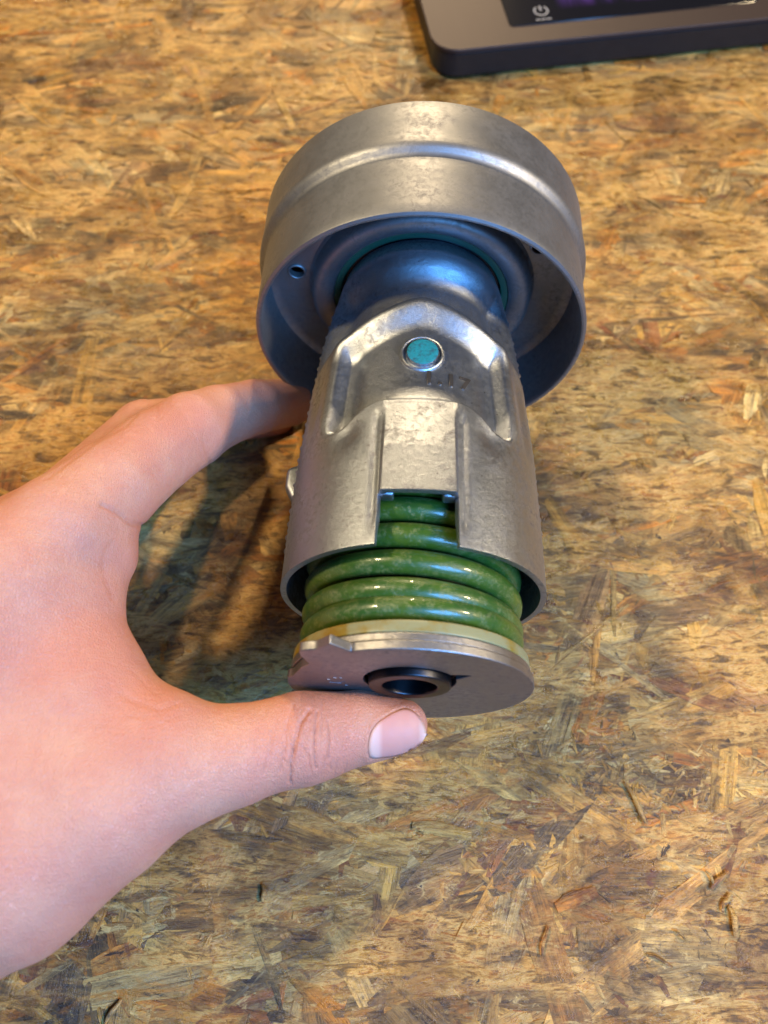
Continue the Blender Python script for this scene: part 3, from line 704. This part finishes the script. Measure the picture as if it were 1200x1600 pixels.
# thumbnail, laid on the skin by marching on to its surface
def march(px, py):
    d = W @ np.array([(px - 600) / F, -(py - 800) / F, -1.0]); t = 185.0
    for _ in range(60):
        v_ = float(sdf((np.array([0, 0, H]) + d * t)[None])[0])
        if abs(v_) < .01: break
        t += v_ * .8
    return np.array([0, 0, H]) + d * t, t
cx_, cy_ = 616, 1147; nA, nR = 48, 9; V = []; uvals = []
c0, t0 = march(cx_, cy_)
ang_ = np.linspace(0, 2 * np.pi, nA, endpoint=False)
NOc = np.vstack([NO, NO[:1]]); seglen = np.concatenate([[0], np.cumsum(np.hypot(*np.diff(NOc, axis=0).T))]); uu = np.linspace(0, seglen[-1], nA, endpoint=False)
bxp = np.interp(uu, seglen, NOc[:, 0]); byp = np.interp(uu, seglen, NOc[:, 1])
for _ in range(2): bxp = (np.roll(bxp, 1) + 2 * bxp + np.roll(bxp, -1)) / 4; byp = (np.roll(byp, 1) + 2 * byp + np.roll(byp, -1)) / 4
rows = [c0]; eps = .05
def nrm(p):
    g = np.array([float(sdf((p + e)[None])[0] - sdf((p - e)[None])[0]) for e in np.eye(3) * eps]); return g / np.linalg.norm(g)
V = [c0 + nrm(c0) * .24]; UX = [(cx_ - 571) / 96]
for k in range(1, nR + 1):
    f_ = k / nR
    for j in range(nA):
        x, y = cx_ + (bxp[j] - cx_) * f_, cy_ + (byp[j] - cy_) * f_; p, t = march(x, y)
        if t > 225: p = V[-1] if len(V) > 1 else c0
        V.append(p + nrm(p) * (.24 if f_ < .9 else .06)); UX.append((x - 571) / 96)
Fc = [(0, 1 + j, 1 + (j + 1) % nA) for j in range(nA)] + [(1 + (k - 1) * nA + j, 1 + k * nA + j, 1 + k * nA + (j + 1) % nA, 1 + (k - 1) * nA + (j + 1) % nA) for k in range(1, nR) for j in range(nA)]
me = mesh('thumbnail', V, Fc); a = me.attributes.new('nail_u', 'FLOAT', 'POINT'); a.data.foreach_set('value', np.array(UX, np.float32)); fix_normals(me)
nail = link('thumbnail', me, M['nail'], hand); sm = nail.modifiers.new('s', 'SOLIDIFY'); sm.thickness = .35 * MM; sm.offset = 0

# ================================================================ THE DEVICE, top right
dz = 17.0
e0, e1 = on_z(730, 77, dz), on_z(1200, 28, dz); dx = (e1 - e0); dx[2] = 0; dx /= np.linalg.norm(dx); dy = np.array([-dx[1], dx[0], 0])
l0 = on_z(659, 10, dz); uL = (l0 - e0) @ dx
corner = e0 + dx * uL
dev = bpy.data.objects.new('touchscreen_device', None); sc.collection.objects.link(dev)
dev.matrix_world = Matrix(((dx[0], dy[0], 0, corner[0] * MM), (dx[1], dy[1], 0, corner[1] * MM), (0, 0, 1, .6 * MM), (0, 0, 0, 1)))
tagit(dev, 'brushed brown metal device with rounded corner and black touchscreen, behind the pulley', 'touchscreen device')
n = NT('brushed_bronze'); v = n.coords((1000, 40, 1000)); n.p(Base_Color=n.mix(n.noise(v, .8, 4), (.034, .021, .017), (.046, .030, .024)), Metallic=.35, Roughness=.56); n.bump(n.noise(v, 2, 3), .02 * MM, .5); M['bronze'] = n.m
n = NT('device_side'); v = n.coords(); n.p(Base_Color=n.mix(n.noise(v, .3, 5), (.008, .009, .010), (.020, .020, .021)), Roughness=.45, Metallic=.3); M['dside'] = n.m
n = NT('screen_glass'); v = n.coords(kind='Generated', scale=(1, 1, 1))
g1 = n.ramp(n.noise(n.coords(kind='Generated', scale=(9, .6, 1)), 1.6, 4, .6), [(.40, 0), (.62, 1)]); col = n.mix(n.noise(v, 3, 2), (.10, .01, .12), (.03, .03, .16))
sep = n.add('ShaderNodeSeparateXYZ', i_0=v); msk = n.ramp(sep.outputs[0], [(.20, 0), (.30, 1), (.75, 1), (.85, .1)]); msy = n.ramp(sep.outputs[1], [(.10, 0), (.18, 1)])
n.p(Base_Color=(.008, .008, .010, 1), Roughness=.12); n.set(n.b.inputs['Emission Color'], col); n.set(n.b.inputs['Emission Strength'], n.math('MULTIPLY', n.math('MULTIPLY', g1, msk), n.math('MULTIPLY', msy, 1.8))); M['screen'] = n.m
n = NT('icon_print'); n.p(Base_Color=(.20, .195, .19, 1), Roughness=.6, Emission_Color=(.9, .85, .8, 1), Emission_Strength=.08); M['icon'] = n.m


def rrect(x0, x1, y0, y1, r, seg_=10):
    out = []
    for cx, cy, a0 in ((x1 - r, y0 + r, -90), (x1 - r, y1 - r, 0), (x0 + r, y1 - r, 90), (x0 + r, y0 + r, 180)):
        for q in np.linspace(a0, a0 + 90, seg_): out.append((cx + r * math.cos(R(q)), cy + r * math.sin(R(q))))
    return out


def prism(name, outl, z0, z1, mat, parent, bev=.3, seg_=3):
    k = len(outl); V = [(x, y, z0) for x, y in outl] + [(x, y, z1) for x, y in outl]; Fc = [tuple(range(k))[::-1], tuple(range(k, 2 * k))] + [(j, (j + 1) % k, k + (j + 1) % k, k + j) for j in range(k)]
    o = link(name, mesh(name, V, Fc), mat, parent); bevel(o, bev, seg_, 50); auto(o, 45); return o


DWD, DHT = 235, 150
prism('case', rrect(1.2, DWD - 1.2, 1.2, DHT - 1.2, 12), 1.6, dz - 2.6, M['dside'], dev, 1.2)
tp = prism('top_plate', rrect(0, DWD, 0, DHT, 13), dz - 2.5, dz - .6, M['bronze'], dev, .5)
def todev(px, py, z=None): 
    g = on_z(px, py, dz); return (g - corner) @ dx, (g - corner) @ dy
s0 = todev(797, 43); s1 = todev(1189, 8)
prism('touchscreen', rrect(s0[0], s1[0], s0[1], s0[1] + 85, 2.5, 6), dz - .55, dz - .25, M['screen'], dev, .12, 1)
ic = todev(845, 18); ring_pts = []
V = []; Fc = []; K = 40
for j in range(K):
    q = R(122) + R(296) * j / (K - 1)
    for rr in (2.75, 3.55): V.append((ic[0] + rr * math.cos(q), ic[1] + rr * math.sin(q), dz - .2))
for j in range(K - 1): Fc.append((2 * j, 2 * j + 1, 2 * j + 3, 2 * j + 2))
b = len(V); V += [(ic[0] - .45, ic[1] + .2, dz - .2), (ic[0] + .45, ic[1] + .2, dz - .2), (ic[0] + .45, ic[1] + 3.6, dz - .2), (ic[0] - .45, ic[1] + 3.6, dz - .2)]; Fc.append((b, b + 1, b + 2, b + 3))
for m_, (xx, w_) in enumerate([(-3.8, 2.0), (-1.4, 2.4), (1.4, 2.2)]):
    b = len(V); V += [(ic[0] + xx, ic[1] - 6.6, dz - .2), (ic[0] + xx + w_, ic[1] - 6.6, dz - .2), (ic[0] + xx + w_, ic[1] - 5.8, dz - .2), (ic[0] + xx, ic[1] - 5.8, dz - .2)]; Fc.append((b, b + 1, b + 2, b + 3))
link('power_icon', mesh('power_icon', V, Fc), M['icon'], dev, smooth=False)
for xx in (8, DWD - 14):
    prism('foot', rrect(xx, xx + 7, 10, 17, 3, 5), -.2, 1.7, M['dside'], dev, .2, 1)
